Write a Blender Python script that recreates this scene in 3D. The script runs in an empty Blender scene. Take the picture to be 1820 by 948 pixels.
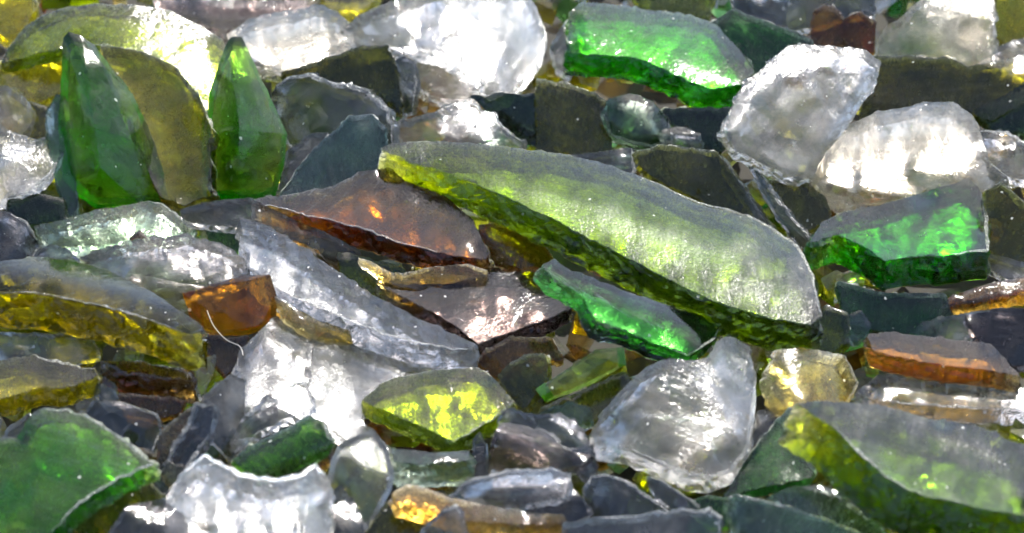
import bpy, bmesh, math, random
from mathutils import Vector, Matrix, noise
from mathutils.geometry import delaunay_2d_cdt

sc = bpy.context.scene
col = sc.collection
R = math.radians

# ------------------------------------------------------------------ camera
W = 0.12                     # metres of pile across the frame at the focus distance
D = 0.5
PX = W / 1820.0              # one photo pixel in metres
PITCH = R(35)
CZ = Vector((0, -math.cos(PITCH), math.sin(PITCH)))     # towards the camera
CX = Vector((1, 0, 0))
CY = CZ.cross(CX)
CAM = CZ * D
cd = bpy.data.cameras.new('camera')
cam = bpy.data.objects.new('camera', cd)
col.objects.link(cam)
cam.location = CAM
cam.rotation_euler = (math.pi / 2 - PITCH, 0, 0)
cd.sensor_width = 36
cd.lens = 36 * D / W
cd.clip_start = 0.01
cd.clip_end = 50
cd.dof.use_dof = True
cd.dof.focus_distance = D - 0.004
cd.dof.aperture_fstop = 42
sc.camera = cam

# ------------------------------------------------------------------ light
SUN_EL, SUN_AZ = R(56), R(24)     # azimuth measured from +Y (away from the camera) to the right
world = bpy.data.worlds.new('World')
sc.world = world
world.use_nodes = True
wn = world.node_tree
sky = wn.nodes.new('ShaderNodeTexSky')
sky.sky_type = 'NISHITA'
sky.sun_disc = False
sky.sun_elevation = SUN_EL
sky.sun_rotation = SUN_AZ
sky.air_density = 0.8
sky.dust_density = 1.4
sky.ozone_density = 0.5
wn.links.new(sky.outputs[0], wn.nodes['Background'].inputs[0])
wn.nodes['Background'].inputs[1].default_value = 0.13
sd = bpy.data.lights.new('sun', 'SUN')
sd.energy = 5.0
sd.angle = R(0.5)
sd.color = (1.0, 0.96, 0.9)
sun = bpy.data.objects.new('sun', sd)
col.objects.link(sun)
SD = Vector((math.sin(SUN_AZ) * math.cos(SUN_EL), math.cos(SUN_AZ) * math.cos(SUN_EL), math.sin(SUN_EL)))
sun.rotation_euler = SD.to_track_quat('Z', 'Y').to_euler()
sun.location = SD * 2

vs = sc.view_settings
vs.view_transform = 'Standard'
vs.look = 'None'
vs.gamma = 1
vs.use_curve_mapping = False
vs.exposure = 1.4
cy = sc.cycles
cy.max_bounces = 18
cy.transmission_bounces = 16
cy.glossy_bounces = 10
cy.diffuse_bounces = 4
cy.transparent_max_bounces = 40
cy.volume_bounces = 0
cy.blur_glossy = 0.2
cy.sample_clamp_indirect = 30
cy.use_adaptive_sampling = True
cy.adaptive_threshold = 0.025
cy.adaptive_min_samples = 24
cy.use_denoising = True
cy.denoiser = 'OPENIMAGEDENOISE'

# ------------------------------------------------------------------ materials
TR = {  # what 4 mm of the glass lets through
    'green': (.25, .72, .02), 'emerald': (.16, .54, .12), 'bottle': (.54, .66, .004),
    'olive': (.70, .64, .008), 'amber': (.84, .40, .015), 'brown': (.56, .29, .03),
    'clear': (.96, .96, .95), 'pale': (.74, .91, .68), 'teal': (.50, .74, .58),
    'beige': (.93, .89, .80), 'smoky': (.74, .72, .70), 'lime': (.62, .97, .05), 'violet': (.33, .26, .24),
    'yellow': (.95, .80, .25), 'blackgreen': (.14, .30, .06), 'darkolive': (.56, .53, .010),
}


def nd(nt, t, **kw):
    n = nt.nodes.new(t)
    for k, v in kw.items():
        setattr(n, k, v)
    return n


def math_node(nt, op, a, b=None, clamp=False):
    n = nd(nt, 'ShaderNodeMath', operation=op)
    n.use_clamp = clamp
    for i, v in enumerate((a, b)):
        if v is None:
            continue
        if isinstance(v, (int, float)):
            n.inputs[i].default_value = v
        else:
            nt.links.new(v, n.inputs[i])
    return n.outputs[0]


def ramp(nt, src, lo, hi, a=0.0, b=1.0):
    n = nd(nt, 'ShaderNodeMapRange')
    n.inputs['From Min'].default_value = lo
    n.inputs['From Max'].default_value = hi
    n.inputs['To Min'].default_value = a
    n.inputs['To Max'].default_value = b
    nt.links.new(src, n.inputs['Value'])
    return n.outputs['Result']


def tex_noise(nt, vec, scale, detail=3.0, rough=0.6):
    n = nd(nt, 'ShaderNodeTexNoise')
    n.inputs['Scale'].default_value = scale
    n.inputs['Detail'].default_value = detail
    n.inputs['Roughness'].default_value = rough
    nt.links.new(vec, n.inputs['Vector'])
    return n.outputs['Fac']


MATS = {}


def absorb(nt, out, glass):
    sig = [-math.log(max(1e-3, t)) / 0.004 for t in TR[glass]]
    mx = max(sig)
    va = nd(nt, 'ShaderNodeVolumeAbsorption')
    va.inputs['Color'].default_value = (1 - sig[0] / mx, 1 - sig[1] / mx, 1 - sig[2] / mx, 1)
    va.inputs['Density'].default_value = mx
    nt.links.new(va.outputs[0], out.inputs['Volume'])


def core_mat(glass):
    key = (glass, 'core')
    if key not in MATS:
        m = bpy.data.materials.new('%s_glass_tint' % glass)
        m.use_nodes = True
        m.node_tree.nodes.clear()
        absorb(m.node_tree, nd(m.node_tree, 'ShaderNodeOutputMaterial'), glass)
        MATS[key] = m
    return MATS[key]


def glass_mat(glass, part, rough, dust, see, vol=True, cover=.55):
    """part: face (rubbed, dusty, scratched) | edge (conchoidal fracture) | rim (crushed)"""
    key = (glass, part, rough, dust, see, vol, cover)
    if key in MATS:
        return MATS[key]
    m = bpy.data.materials.new('%s_glass_%s' % (glass, part))
    m.use_nodes = True
    nt = m.node_tree
    nt.nodes.clear()
    L = nt.links.new
    out = nd(nt, 'ShaderNodeOutputMaterial')
    tc = nd(nt, 'ShaderNodeTexCoord')
    oi = nd(nt, 'ShaderNodeObjectInfo')
    off = nd(nt, 'ShaderNodeVectorMath', operation='MULTIPLY_ADD')   # every shard gets its own piece of the pattern
    off.inputs[1].default_value = (3.1, 1.7, 2.3)
    L(oi.outputs['Random'], off.inputs[0])
    L(tc.outputs['Object'], off.inputs[2])
    turn = nd(nt, 'ShaderNodeVectorRotate', rotation_type='Z_AXIS')
    L(off.outputs[0], turn.inputs['Vector'])
    L(math_node(nt, 'MULTIPLY', oi.outputs['Random'], 40.0), turn.inputs['Angle'])
    vec = turn.outputs[0]
    mp = nd(nt, 'ShaderNodeMapping')
    mp.inputs['Scale'].default_value = (0.22, 1.0, 1.0)
    mp.inputs['Rotation'].default_value = (0, 0, 0.35)
    L(vec, mp.inputs['Vector'])
    svec = mp.outputs[0]
    big = tex_noise(nt, vec, 160, 4, 0.62)
    fine = tex_noise(nt, vec, 2600, 3, 0.7)
    streak = tex_noise(nt, svec, 1500, 4, 0.65)
    ripple = nd(nt, 'ShaderNodeTexWave', wave_type='RINGS', rings_direction='SPHERICAL')
    ripple.inputs['Scale'].default_value = 260
    ripple.inputs['Distortion'].default_value = 6
    ripple.inputs['Detail'].default_value = 2
    ripple.inputs['Detail Scale'].default_value = 1.2
    L(vec, ripple.inputs['Vector'])
    scr_m = nd(nt, 'ShaderNodeMapping')
    scr_m.inputs['Scale'].default_value = (0.05, 1.0, 1.0)
    scr_m.inputs['Rotation'].default_value = (0, 0, -0.5)
    L(vec, scr_m.inputs['Vector'])
    scr = tex_noise(nt, scr_m.outputs[0], 900, 2, .5)
    line = math_node(nt, 'LESS_THAN', math_node(nt, 'ABSOLUTE', math_node(nt, 'SUBTRACT', scr, 0.5)), 0.004)
    grain = nd(nt, 'ShaderNodeTexVoronoi')
    grain.inputs['Scale'].default_value = 3800
    L(vec, grain.inputs['Vector'])
    gsep = nd(nt, 'ShaderNodeSeparateColor')
    L(grain.outputs['Color'], gsep.inputs[0])
    med = tex_noise(nt, vec, 300, 3, 0.5)
    mix = math_node(nt, 'ADD', math_node(nt, 'MULTIPLY', big, .62), math_node(nt, 'MULTIPLY', streak, .38))
    if part == 'face':
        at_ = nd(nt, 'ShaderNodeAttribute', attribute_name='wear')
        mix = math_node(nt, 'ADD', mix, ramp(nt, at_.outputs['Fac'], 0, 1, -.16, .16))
    frost = ramp(nt, mix, cover - .10, cover + .24)
    if part == 'face':
        h = math_node(nt, 'ADD', math_node(nt, 'MULTIPLY', streak, 0.07), math_node(nt, 'MULTIPLY', fine, 0.04))
        h = math_node(nt, 'ADD', h, math_node(nt, 'MULTIPLY', med, 0.24 if glass in CLEARS else 0.34))
        h = math_node(nt, 'ADD', h, math_node(nt, 'MULTIPLY', math_node(nt, 'MULTIPLY', frost, fine), .22))
        h = math_node(nt, 'SUBTRACT', h, math_node(nt, 'MULTIPLY', line, 0.04))
        dist = 0.00030
    elif part == 'edge':
        med2 = tex_noise(nt, vec, 700, 4, 0.62)
        h = math_node(nt, 'ADD', math_node(nt, 'MULTIPLY', ripple.outputs['Fac'], 0.30), math_node(nt, 'MULTIPLY', med2, 1.5))
        dist = 0.00034
    else:
        med2 = tex_noise(nt, vec, 1100, 4, 0.7)
        h = math_node(nt, 'ADD', med2, math_node(nt, 'MULTIPLY', fine, 0.6))
        dist = 0.0006
    bp = nd(nt, 'ShaderNodeBump')
    bp.inputs['Strength'].default_value = 1.0
    bp.inputs['Distance'].default_value = dist
    L(h, bp.inputs['Height'])
    nrm = bp.outputs[0]
    rg = ramp(nt, frost, 0.0, 1.0, rough * .22, rough)
    rg = math_node(nt, 'ADD', rg, math_node(nt, 'MULTIPLY', gsep.outputs[0], rough * .15), clamp=True)
    refr = nd(nt, 'ShaderNodeBsdfRefraction')
    refr.inputs['IOR'].default_value = 1.5
    L(rg, refr.inputs['Roughness'])
    L(nrm, refr.inputs['Normal'])
    tra = nd(nt, 'ShaderNodeBsdfTransparent')
    m1 = nd(nt, 'ShaderNodeMixShader')
    m1.inputs[0].default_value = see
    L(refr.outputs[0], m1.inputs[1])
    L(tra.outputs[0], m1.inputs[2])
    gl = nd(nt, 'ShaderNodeBsdfGlossy')
    L(rg, gl.inputs['Roughness'])
    L(nrm, gl.inputs['Normal'])
    fr = nd(nt, 'ShaderNodeFresnel')
    fr.inputs['IOR'].default_value = 1.52
    L(nrm, fr.inputs['Normal'])
    m2 = nd(nt, 'ShaderNodeMixShader')
    L(fr.outputs[0], m2.inputs[0])
    L(m1.outputs[0], m2.inputs[1])
    L(gl.outputs[0], m2.inputs[2])
    # dust and ground-in frost: patchy, streaked; white grains and dots also paint sparkle
    df = nd(nt, 'ShaderNodeBsdfDiffuse')
    df.inputs['Color'].default_value = (.86, .86, .84, 1)
    tl = nd(nt, 'ShaderNodeBsdfTranslucent')
    tl.inputs['Color'].default_value = (.90, .90, .87, 1)
    L(nrm, df.inputs['Normal'])
    md = nd(nt, 'ShaderNodeMixShader')
    md.inputs[0].default_value = 0.6 if part == 'face' else 0.75
    L(df.outputs[0], md.inputs[1])
    L(tl.outputs[0], md.inputs[2])
    gmix = math_node(nt, 'POWER', gsep.outputs[1], 2.0)
    patch = math_node(nt, 'MULTIPLY', ramp(nt, frost, 0, 1, 0.05, 1.0), ramp(nt, gmix, 0, 1, 0.55, 1.7))
    patch = math_node(nt, 'ADD', patch, math_node(nt, 'MULTIPLY', line, 0.12))
    dfac = math_node(nt, 'MULTIPLY', patch, dust)
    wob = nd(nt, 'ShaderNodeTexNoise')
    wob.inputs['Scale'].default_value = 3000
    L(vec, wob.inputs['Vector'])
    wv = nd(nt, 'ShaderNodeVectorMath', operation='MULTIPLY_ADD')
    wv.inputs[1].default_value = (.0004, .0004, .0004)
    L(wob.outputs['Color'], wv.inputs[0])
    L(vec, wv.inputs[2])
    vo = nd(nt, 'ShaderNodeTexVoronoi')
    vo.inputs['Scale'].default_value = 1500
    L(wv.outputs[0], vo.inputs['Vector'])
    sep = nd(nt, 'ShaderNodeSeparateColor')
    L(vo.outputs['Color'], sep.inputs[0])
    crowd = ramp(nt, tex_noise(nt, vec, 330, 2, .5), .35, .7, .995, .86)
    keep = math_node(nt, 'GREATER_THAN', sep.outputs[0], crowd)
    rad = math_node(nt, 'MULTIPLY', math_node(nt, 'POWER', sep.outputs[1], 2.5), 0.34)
    dot = math_node(nt, 'MULTIPLY', math_node(nt, 'LESS_THAN', vo.outputs['Distance'], rad), keep)  # white dots: dust specks and painted sparkle
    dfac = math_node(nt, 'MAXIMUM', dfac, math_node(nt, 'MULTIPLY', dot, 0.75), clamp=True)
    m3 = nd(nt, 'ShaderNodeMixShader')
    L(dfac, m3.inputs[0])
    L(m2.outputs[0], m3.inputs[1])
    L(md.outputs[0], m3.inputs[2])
    L(m3.outputs[0], out.inputs['Surface'])
    if vol:
        absorb(nt, out, glass)
    MATS[key] = m
    return m


# ------------------------------------------------------------------ geometry helpers
def ray(x, y):
    return (-CZ + CX * ((x - 910) * PX / D) + CY * ((474 - y) * PX / D))


def at(x, y, t):
    return CAM + ray(x, y) * t


def fbm(v, o=3):
    s, a, f = 0.0, 1.0, 1.0
    for _ in range(o):
        s += a * noise.noise(v * f)
        a *= 0.5
        f *= 2.1
    return s


def area2(p):
    return 0.5 * sum(p[i][0] * p[(i + 1) % len(p)][1] - p[(i + 1) % len(p)][0] * p[i][1] for i in range(len(p)))


def smooth_corners(pts, k=0.03):
    out = []
    n = len(pts)
    for i in range(n):
        a, b, c = pts[i - 1], pts[i], pts[(i + 1) % n]
        out.append((b[0] + (a[0] - b[0]) * k, b[1] + (a[1] - b[1]) * k, i - k))
        out.append((b[0] + (c[0] - b[0]) * k, b[1] + (c[1] - b[1]) * k, i + k))
    return out


def resample(pts, step):
    out = []
    n = len(pts)
    for i in range(n):
        a, b = pts[i], pts[(i + 1) % n]
        L = math.hypot(b[0] - a[0], b[1] - a[1])
        m = max(1, int(round(L / step)))
        ub = b[2] if b[2] >= a[2] - .5 else b[2] + n / 2
        for j in range(m):
            f = j / m
            out.append((a[0] + (b[0] - a[0]) * f, a[1] + (b[1] - a[1]) * f, a[2] + (ub - a[2]) * f))
    return out


def facet(u, v, seed):
    """Flat tilted chips: every cell of a jittered grid is a little plane of its own."""
    best = None
    iu, iv = math.floor(u), math.floor(v)
    for a in (-1, 0, 1):
        for b in (-1, 0, 1):
            c = noise.cell_vector(Vector((iu + a + .5, iv + b + .5, seed)))
            pu, pv = iu + a + c.x, iv + b + c.y
            d = (u - pu) ** 2 + (v - pv) ** 2
            if best is None or d < best[0]:
                best = (d, pu, pv, c)
    d, pu, pv, c = best
    return (c.z - .5) * .9 + (u - pu) * (c.x - .5) * 2.2 + (v - pv) * (c.y - .5) * 2.2


COUNT = [0]
KIND = {'bottle': 'green_glass_shard', 'emerald': 'green_glass_shard', 'green': 'green_glass_shard', 'lime': 'green_glass_shard',
        'pale': 'pale_green_glass_shard', 'teal': 'pale_green_glass_shard', 'olive': 'olive_glass_shard', 'amber': 'amber_glass_shard',
        'yellow': 'amber_glass_shard', 'brown': 'brown_glass_shard', 'violet': 'brown_glass_shard', 'clear': 'clear_glass_shard',
        'beige': 'clear_glass_shard', 'blackgreen': 'green_glass_shard', 'darkolive': 'olive_glass_shard', 'smoky': 'clear_glass_shard'}


def link(me, glass, label, mats, loc, rot, kind=None, cat='glass shard'):
    nm = kind or KIND[glass]
    me.name = nm
    for mm in mats:
        me.materials.append(mm)
    o = bpy.data.objects.new(nm, me)
    col.objects.link(o)
    o.matrix_world = Matrix.Translation(loc) @ rot.to_4x4()
    tagged(o, glass, label, cat)
    return o


def tagged(o, glass, label, cat='glass shard'):
    o['label'] = label
    o['category'] = cat
    o['group'] = KIND[glass].replace('_', ' ') + 's in the pile'


CLEARS = ('clear', 'beige', 'smoky', 'pale', 'violet')
FIN = {   # roughness where rubbed, dust there, straight-through share, where the rubbing starts (lower = more of the face)
    'clean': (.08, .03, .66, .62), 'worn': (.13, .04, .66, .57), 'frost': (.19, .05, .64, .53), 'white': (.25, .09, .60, .51), 'wet': (.05, .02, .66, .68),
    'silver': (.26, .08, .62, .50),
}


def finish_of(glass, fin, edge, vol=True, low=None):
    r, d, s, c = FIN[fin]
    if low is None:
        low = {'white': .14, 'frost': .06, 'worn': .03}.get(fin, .02) if glass in CLEARS else {'white': .6, 'frost': .45, 'worn': .4, 'silver': .36}.get(fin, .3)  # underside frost, stronger in coloured glass to imitate light glowing inside it
    re, de = (.03, .02) if edge is None else edge
    return [glass_mat(glass, 'face', r, d, s, vol, c), glass_mat(glass, 'edge', re * .5, min(.03, de), .18, vol, .6), glass_mat(glass, 'edge', .12, .24, .4, vol, .54),
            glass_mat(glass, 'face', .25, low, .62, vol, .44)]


def P(glass, label, pts, d=(0, 32), T=40, h=0.0, bulge=None, fin='worn', edge=None, rough=1.0, rim=None, rimw=4.0, wedge=None, flare=0.0, seed=None, clear=(), frosty=(), folds=None, scoops=None, bevel=None, under=None):
    """A flat or curved sherd: outline of its upper face, image-space offset of its lower face, thickness T (photo px)."""
    COUNT[0] += 1
    sd_ = COUNT[0] * 7.31 if seed is None else seed
    rnd = random.Random(COUNT[0])
    dl = math.hypot(*d)
    T = max(T, dl / 0.95)
    n = CX * (-d[0] / T) + CY * (d[1] / T)
    n = n + CZ * math.sqrt(max(0.05, 1 - (dl / T) ** 2))
    n.normalize()
    xa = (CX - n * CX.dot(n)).normalized()
    ya = n.cross(xa)
    rot = Matrix((xa, ya, n)).transposed()
    pts = [(float(a), float(b)) for a, b in pts]
    if area2(pts) > 0:            # image y runs down: make it counter-clockwise as seen
        pts = pts[::-1]
        rev = True
    else:
        rev = False
    npt = len(pts)
    per = sum(math.hypot(pts[i][0] - pts[i - 1][0], pts[i][1] - pts[i - 1][1]) for i in range(npt))
    step = min(9.0, max(4.5, per / 170))
    loop = resample(smooth_corners(pts), step)
    cx = sum(p[0] for p in loop) / len(loop)
    cyy = sum(p[1] for p in loop) / len(loop)
    # ragged outline
    jl = []
    for i, (x, y, u) in enumerate(loop):
        a, b = loop[i - 1], loop[(i + 1) % len(loop)]
        tx, ty = b[0] - a[0], b[1] - a[1]
        l = math.hypot(tx, ty) or 1
        k = rough * (2.6 * fbm(Vector((x / 48, y / 48, sd_)), 2) + 1.5 * noise.noise(Vector((x / 9, y / 9, sd_ + 5))))
        k -= rough * 8.0 * max(0.0, noise.noise(Vector((x / 20, y / 20, sd_ + 31))) - .18)
        jl.append((x + ty / l * k, y - tx / l * k, u))
    loop = jl
    nb = len(loop)
    xs = [p[0] for p in loop]
    ys = [p[1] for p in loop]
    g = max(9.0, math.sqrt((max(xs) - min(xs)) * (max(ys) - min(ys))) / 34)
    size = math.sqrt(abs(area2(pts)))
    if folds is None:                      # broken-off facets across some corners
        folds = []
        for _ in range(0 if size < 45 else rnd.choice((1, 1, 2)) if glass not in CLEARS else rnd.choice((2, 3, 3, 4))):
            i0 = rnd.randrange(nb)
            i1 = (i0 + int(nb * rnd.uniform(.14, .30 if glass not in CLEARS else .42))) % nb
            folds.append((loop[i0][0], loop[i0][1], loop[i1][0], loop[i1][1], rnd.uniform(.18, .5)))
    if scoops is None:
        scoops = []
        for _ in range(rnd.choice((1, 2, 3)) if size > 60 else rnd.choice((0, 1))):
            i0 = rnd.randrange(nb)
            scoops.append((loop[i0][0], loop[i0][1], rnd.uniform(.10, .26) * size, rnd.uniform(.15, .4)))
    cons = []
    inner = []

    def inside(px, py):
        r_ = False
        j_ = nb - 1
        for i_ in range(nb):
            if (ys[i_] > py) != (ys[j_] > py) and px < (xs[j_] - xs[i_]) * (py - ys[i_]) / (ys[j_] - ys[i_]) + xs[i_]:
                r_ = not r_
            j_ = i_
        return r_
    for (ax, ay, bx, by, _k) in folds:
        fl = math.hypot(bx - ax, by - ay)
        m_ = max(2, int(fl / g))
        prev = None
        for q in range(1, m_):
            f = q / m_
            w_ = 2.5 * noise.noise(Vector((ax + f * 7, ay, sd_ + 70)))
            px, py = ax + (bx - ax) * f - (by - ay) / fl * w_, ay + (by - ay) * f + (bx - ax) / fl * w_
            if inside(px, py) and min((px - x_) ** 2 + (py - y_) ** 2 for x_, y_ in zip(xs, ys)) > 16:
                inner.append((px, py))
                if prev is not None:
                    cons.append((nb + prev, nb + len(inner) - 1))
                prev = len(inner) - 1
            else:
                prev = None
    nfold = len(inner)
    yy = min(ys)
    row = 0
    while yy < max(ys):
        xx = min(xs) + (g / 2 if row % 2 else 0)
        while xx < max(xs):
            px, py = xx + rnd.uniform(-.25, .25) * g, yy + rnd.uniform(-.25, .25) * g
            ins = False
            j = nb - 1
            md = 1e9
            for i in range(nb):
                xi, yi, xj, yj = xs[i], ys[i], xs[j], ys[j]
                if (yi > py) != (yj > py) and px < (xj - xi) * (py - yi) / (yj - yi) + xi:
                    ins = not ins
                q = (xi - px) ** 2 + (yi - py) ** 2
                if q < md:
                    md = q
                j = i
            if ins and md > (g * .45) ** 2 and all((px - q[0]) ** 2 + (py - q[1]) ** 2 > (g * .5) ** 2 for q in inner[:nfold]):
                inner.append((px, py))
            xx += g
        yy += g * .87
        row += 1
    v2 = [Vector((p[0], -p[1])) for p in loop] + [Vector((p[0], -p[1])) for p in inner]
    res = delaunay_2d_cdt(v2, cons, [list(range(nb))], 1, 1e-4)
    ov, of, src = res[0], res[2], res[3]
    back = {}
    for k, s in enumerate(src):
        for q in s:
            back[q] = k
    # depth so that the lowest point rests at height h
    wx, wy = wedge or (0, 0)

    def thick(x, y):
        return T * max(.25, 1 + wx * (x - cx) / 100 + wy * (y - cyy) / 100)
    if bulge:
        ang, amp = bulge[0], bulge[1]
        ca, sa = math.cos(R(ang)), math.sin(R(ang))
        smax = max(abs(-(p[0] - cx) * sa + (p[1] - cyy) * ca) for p in loop)

    def lift(x, y):
        z = (2.6 * noise.noise(Vector((x / 80, y / 80, sd_))) + .8 * noise.noise(Vector((x / 28, y / 28, sd_)))) * min(1, T / 30)
        if bulge:
            s = (-(x - cx) * sa + (y - cyy) * ca) / smax
            z += amp * (1 - s * s)
        for (ax, ay, bx, by, k) in folds:
            fl = math.hypot(bx - ax, by - ay)
            s_ = ((bx - ax) * (y - ay) - (by - ay) * (x - ax)) / fl
            c_ = ((bx - ax) * (cyy - ay) - (by - ay) * (cx - ax)) / fl
            if s_ * c_ < 0:
                z -= k * min(abs(s_), T * 1.2)
        for (qx, qy, qr, k) in scoops:
            e = math.hypot(x - qx, y - qy)
            if e < qr:
                z -= min(T * .6, k * qr) * (1 - (e / qr) ** 2) + .5 * math.sin(e * .8)
        if bevel:
            e = math.sqrt(min((x - a_) ** 2 + (y - b_) ** 2 for a_, b_ in zip(xs, ys)))
            z -= bevel[1] * max(0, bevel[0] - e)
        return z * PX
    t = D

    def top(x, y, t):
        p0 = at(cx, cyy, t)
        r = ray(x, y)
        tt = (p0 - CAM).dot(n) / r.dot(n)
        return CAM + r * (tt - lift(x, y) / max(.3, n.dot(CZ)))
    for _ in range(6):
        mz = 1e9
        for x, y, u in loop[::3]:
            p = top(x, y, t)
            mz = min(mz, p.z, (p - n * thick(x, y) * PX).z)
        t += (mz - h * PX) / math.sin(PITCH)
    org = at(cx, cyy, t)
    Ri = rot.transposed()
    bm = bmesh.new()
    wl = bm.verts.layers.float.new('wear')
    def band(q, x, y):                     # frosted or polished band along a line, also laid for glow and sheen
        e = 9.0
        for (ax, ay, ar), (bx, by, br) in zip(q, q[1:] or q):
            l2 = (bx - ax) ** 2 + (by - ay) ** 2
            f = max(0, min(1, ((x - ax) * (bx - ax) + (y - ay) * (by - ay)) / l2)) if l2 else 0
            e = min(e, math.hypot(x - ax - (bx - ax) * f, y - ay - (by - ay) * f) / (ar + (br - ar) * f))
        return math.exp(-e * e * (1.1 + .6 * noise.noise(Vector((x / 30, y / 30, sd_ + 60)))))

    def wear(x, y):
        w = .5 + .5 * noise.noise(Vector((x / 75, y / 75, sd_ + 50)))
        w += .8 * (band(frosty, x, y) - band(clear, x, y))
        for (qx, qy, qr, k) in scoops:
            if math.hypot(x - qx, y - qy) < qr:
                w *= .3
        if bevel:
            e = math.sqrt(min((x - a_) ** 2 + (y - b_) ** 2 for a_, b_ in zip(xs, ys)))
            if e < bevel[0]:
                w += bevel[2]
        return max(0, min(1, w))
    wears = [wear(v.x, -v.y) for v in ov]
    loc3 = [top(v.x, -v.y, t) for v in ov]
    bidx = [back[i] for i in range(nb)]
    B = [loc3[i] for i in bidx]
    outw = []
    for i in range(nb):
        tg = B[(i + 1) % nb] - B[i - 1]
        o_ = tg.cross(n)
        outw.append(o_.normalized() if o_.length > 0 else xa)
    up = loc3[bidx[0]]
    bev = min(T * .07, 2.4)
    K = max(3, min(12, int(T / 6)))
    topv = [bm.verts.new(Ri @ (p - org)) for p in loc3]
    low = []
    for v, p in zip(ov, loc3):
        q = p - n * thick(v.x, -v.y) * PX + n * ((1.2 * noise.noise(Vector((v.x / 60, v.y / 60, sd_ + 9))) + facet(v.x / 55, v.y / 55, sd_ + 11) * min(5, T * .12)) * PX)
        low.append(q)
    lowv = [bm.verts.new(Ri @ (q - org)) for q in low]
    rings = [[topv[i] for i in bidx]]
    for k in range(K + 1):
        f = k / K
        r_ = []
        for i in range(nb):
            x, y, u = loop[i]
            th = thick(x, y)
            bv = bev * (.5 + .9 * abs(noise.noise(Vector((x / 14, y / 14, sd_ + 3)))))
            dep = bv + (th - 2 * bv) * f
            bow = math.sin(math.pi * f)
            wob = fbm(Vector((x / 26, y / 26, sd_ + f * th / 30)), 3)
            ofs = bv + bow * th * .10 * noise.noise(Vector((x / 70, y / 70, sd_ + 20))) + (.6 + th * .02) * wob * min(1, rough + .2) + flare * th * f
            ofs += facet(i * step / (th * .55 + 8), f * th / (th * .4 + 6), sd_) * (1.2 + th * .13) * min(1.2, rough + .2) * min(1, 6 * (f if f < .5 else 1 - f) + .25)
            if f == 0:
                ofs = bv * .8
            r_.append(bm.verts.new(Ri @ (B[i] - n * dep * PX + outw[i] * ofs * PX - org)))
        rings.append(r_)
    rings.append([lowv[i] for i in bidx])
    # bring the lower face's border with the walls when they flare
    if flare:
        for i in range(nb):
            lowv[bidx[i]].co += Ri @ (outw[i] * flare * thick(loop[i][0], loop[i][1]) * PX)
    for f in of:
        f = list(f)
        if sum(ov[f[k - 1]].x * ov[f[k]].y - ov[f[k]].x * ov[f[k - 1]].y for k in range(len(f))) < 0:
            f.reverse()
        try:
            fc = bm.faces.new([topv[i] for i in f])
            fc.smooth = True
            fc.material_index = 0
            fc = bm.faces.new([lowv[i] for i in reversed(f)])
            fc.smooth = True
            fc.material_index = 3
        except ValueError:
            pass
    sides = set()
    for a in range(len(rings) - 1):
        for i in range(nb):
            j = (i + 1) % nb
            try:
                fc = bm.faces.new([rings[a][j], rings[a][i], rings[a + 1][i], rings[a + 1][j]])
            except ValueError:
                continue
            edgy = a == 0 or a == len(rings) - 2
            fc.material_index = 2 if edgy else 1
            fc.smooth = False
            sides.add(fc)
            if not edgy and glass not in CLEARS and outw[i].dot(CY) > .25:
                fc.material_index = 3  # rear walls get the underside frost, added so they glow when backlit
    bm.normal_update()
    for (a, b) in cons:
        if a in back and b in back:
            e = bm.edges.get((topv[back[a]], topv[back[b]])) if back[a] != back[b] else None
            if e:
                e.smooth = False
    for r_ in rings[1:-1]:
        for v in r_:
            v[wl] = .75
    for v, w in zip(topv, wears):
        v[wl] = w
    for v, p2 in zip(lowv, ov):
        v[wl] = min(1, .22 + .8 * band(clear, p2.x, -p2.y)) if clear else .62  # underside frosted beneath the polished band to imitate its glow
    parts = abs(area2(pts)) > 6000 and dl >= 14
    if parts:
        o = bpy.data.objects.new(KIND[glass], None)
        o.empty_display_size = .004
        col.objects.link(o)
        o.matrix_world = Matrix.Translation(org) @ rot.to_4x4()
        tagged(o, glass, label)
        ms = finish_of(glass, fin, edge, False, under)
        bm.normal_update()
        tops = set(topv)
        sets = {'upper_face': [], 'lower_face': [], 'broken_edge': []}
        for f in bm.faces:
            if f in sides:
                sets['broken_edge'].append(f)
            elif f.verts[0] in tops:
                sets['upper_face'].append(f)
            else:
                sets['lower_face'].append(f)
        for nm, fs in sets.items():
            b2 = bmesh.new()
            w2 = b2.verts.layers.float.new('wear')
            mp_ = {}
            for f in fs:
                vs2 = []
                for v in f.verts:
                    if v not in mp_:
                        mp_[v] = b2.verts.new(v.co)
                        mp_[v][w2] = v[wl]
                    vs2.append(mp_[v])
                g2 = b2.faces.new(vs2)
                g2.smooth = f.smooth
                g2.material_index = f.material_index
            for e in bm.edges:
                if not e.smooth and e.verts[0] in mp_ and e.verts[1] in mp_:
                    e2 = b2.edges.get((mp_[e.verts[0]], mp_[e.verts[1]]))
                    if e2:
                        e2.smooth = False
            me = bpy.data.meshes.new(nm)
            b2.to_mesh(me)
            b2.free()
            for mm in ms:
                me.materials.append(mm)
            c = bpy.data.objects.new(nm, me)
            col.objects.link(c)
            c.parent = o
        for v in bm.verts:
            v.co -= v.normal * .35 * PX
        me = bpy.data.meshes.new('glass_body')
        for f in bm.faces:
            f.material_index = 0
        bm.to_mesh(me)
        me.materials.append(core_mat(glass))
        c = bpy.data.objects.new('glass_body', me)
        col.objects.link(c)
        c.parent = o
    else:
        me = bpy.data.meshes.new('shard')
        bm.to_mesh(me)
        o = link(me, glass, label, finish_of(glass, fin, edge, True, under), org, rot)
    bm.free()
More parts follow.
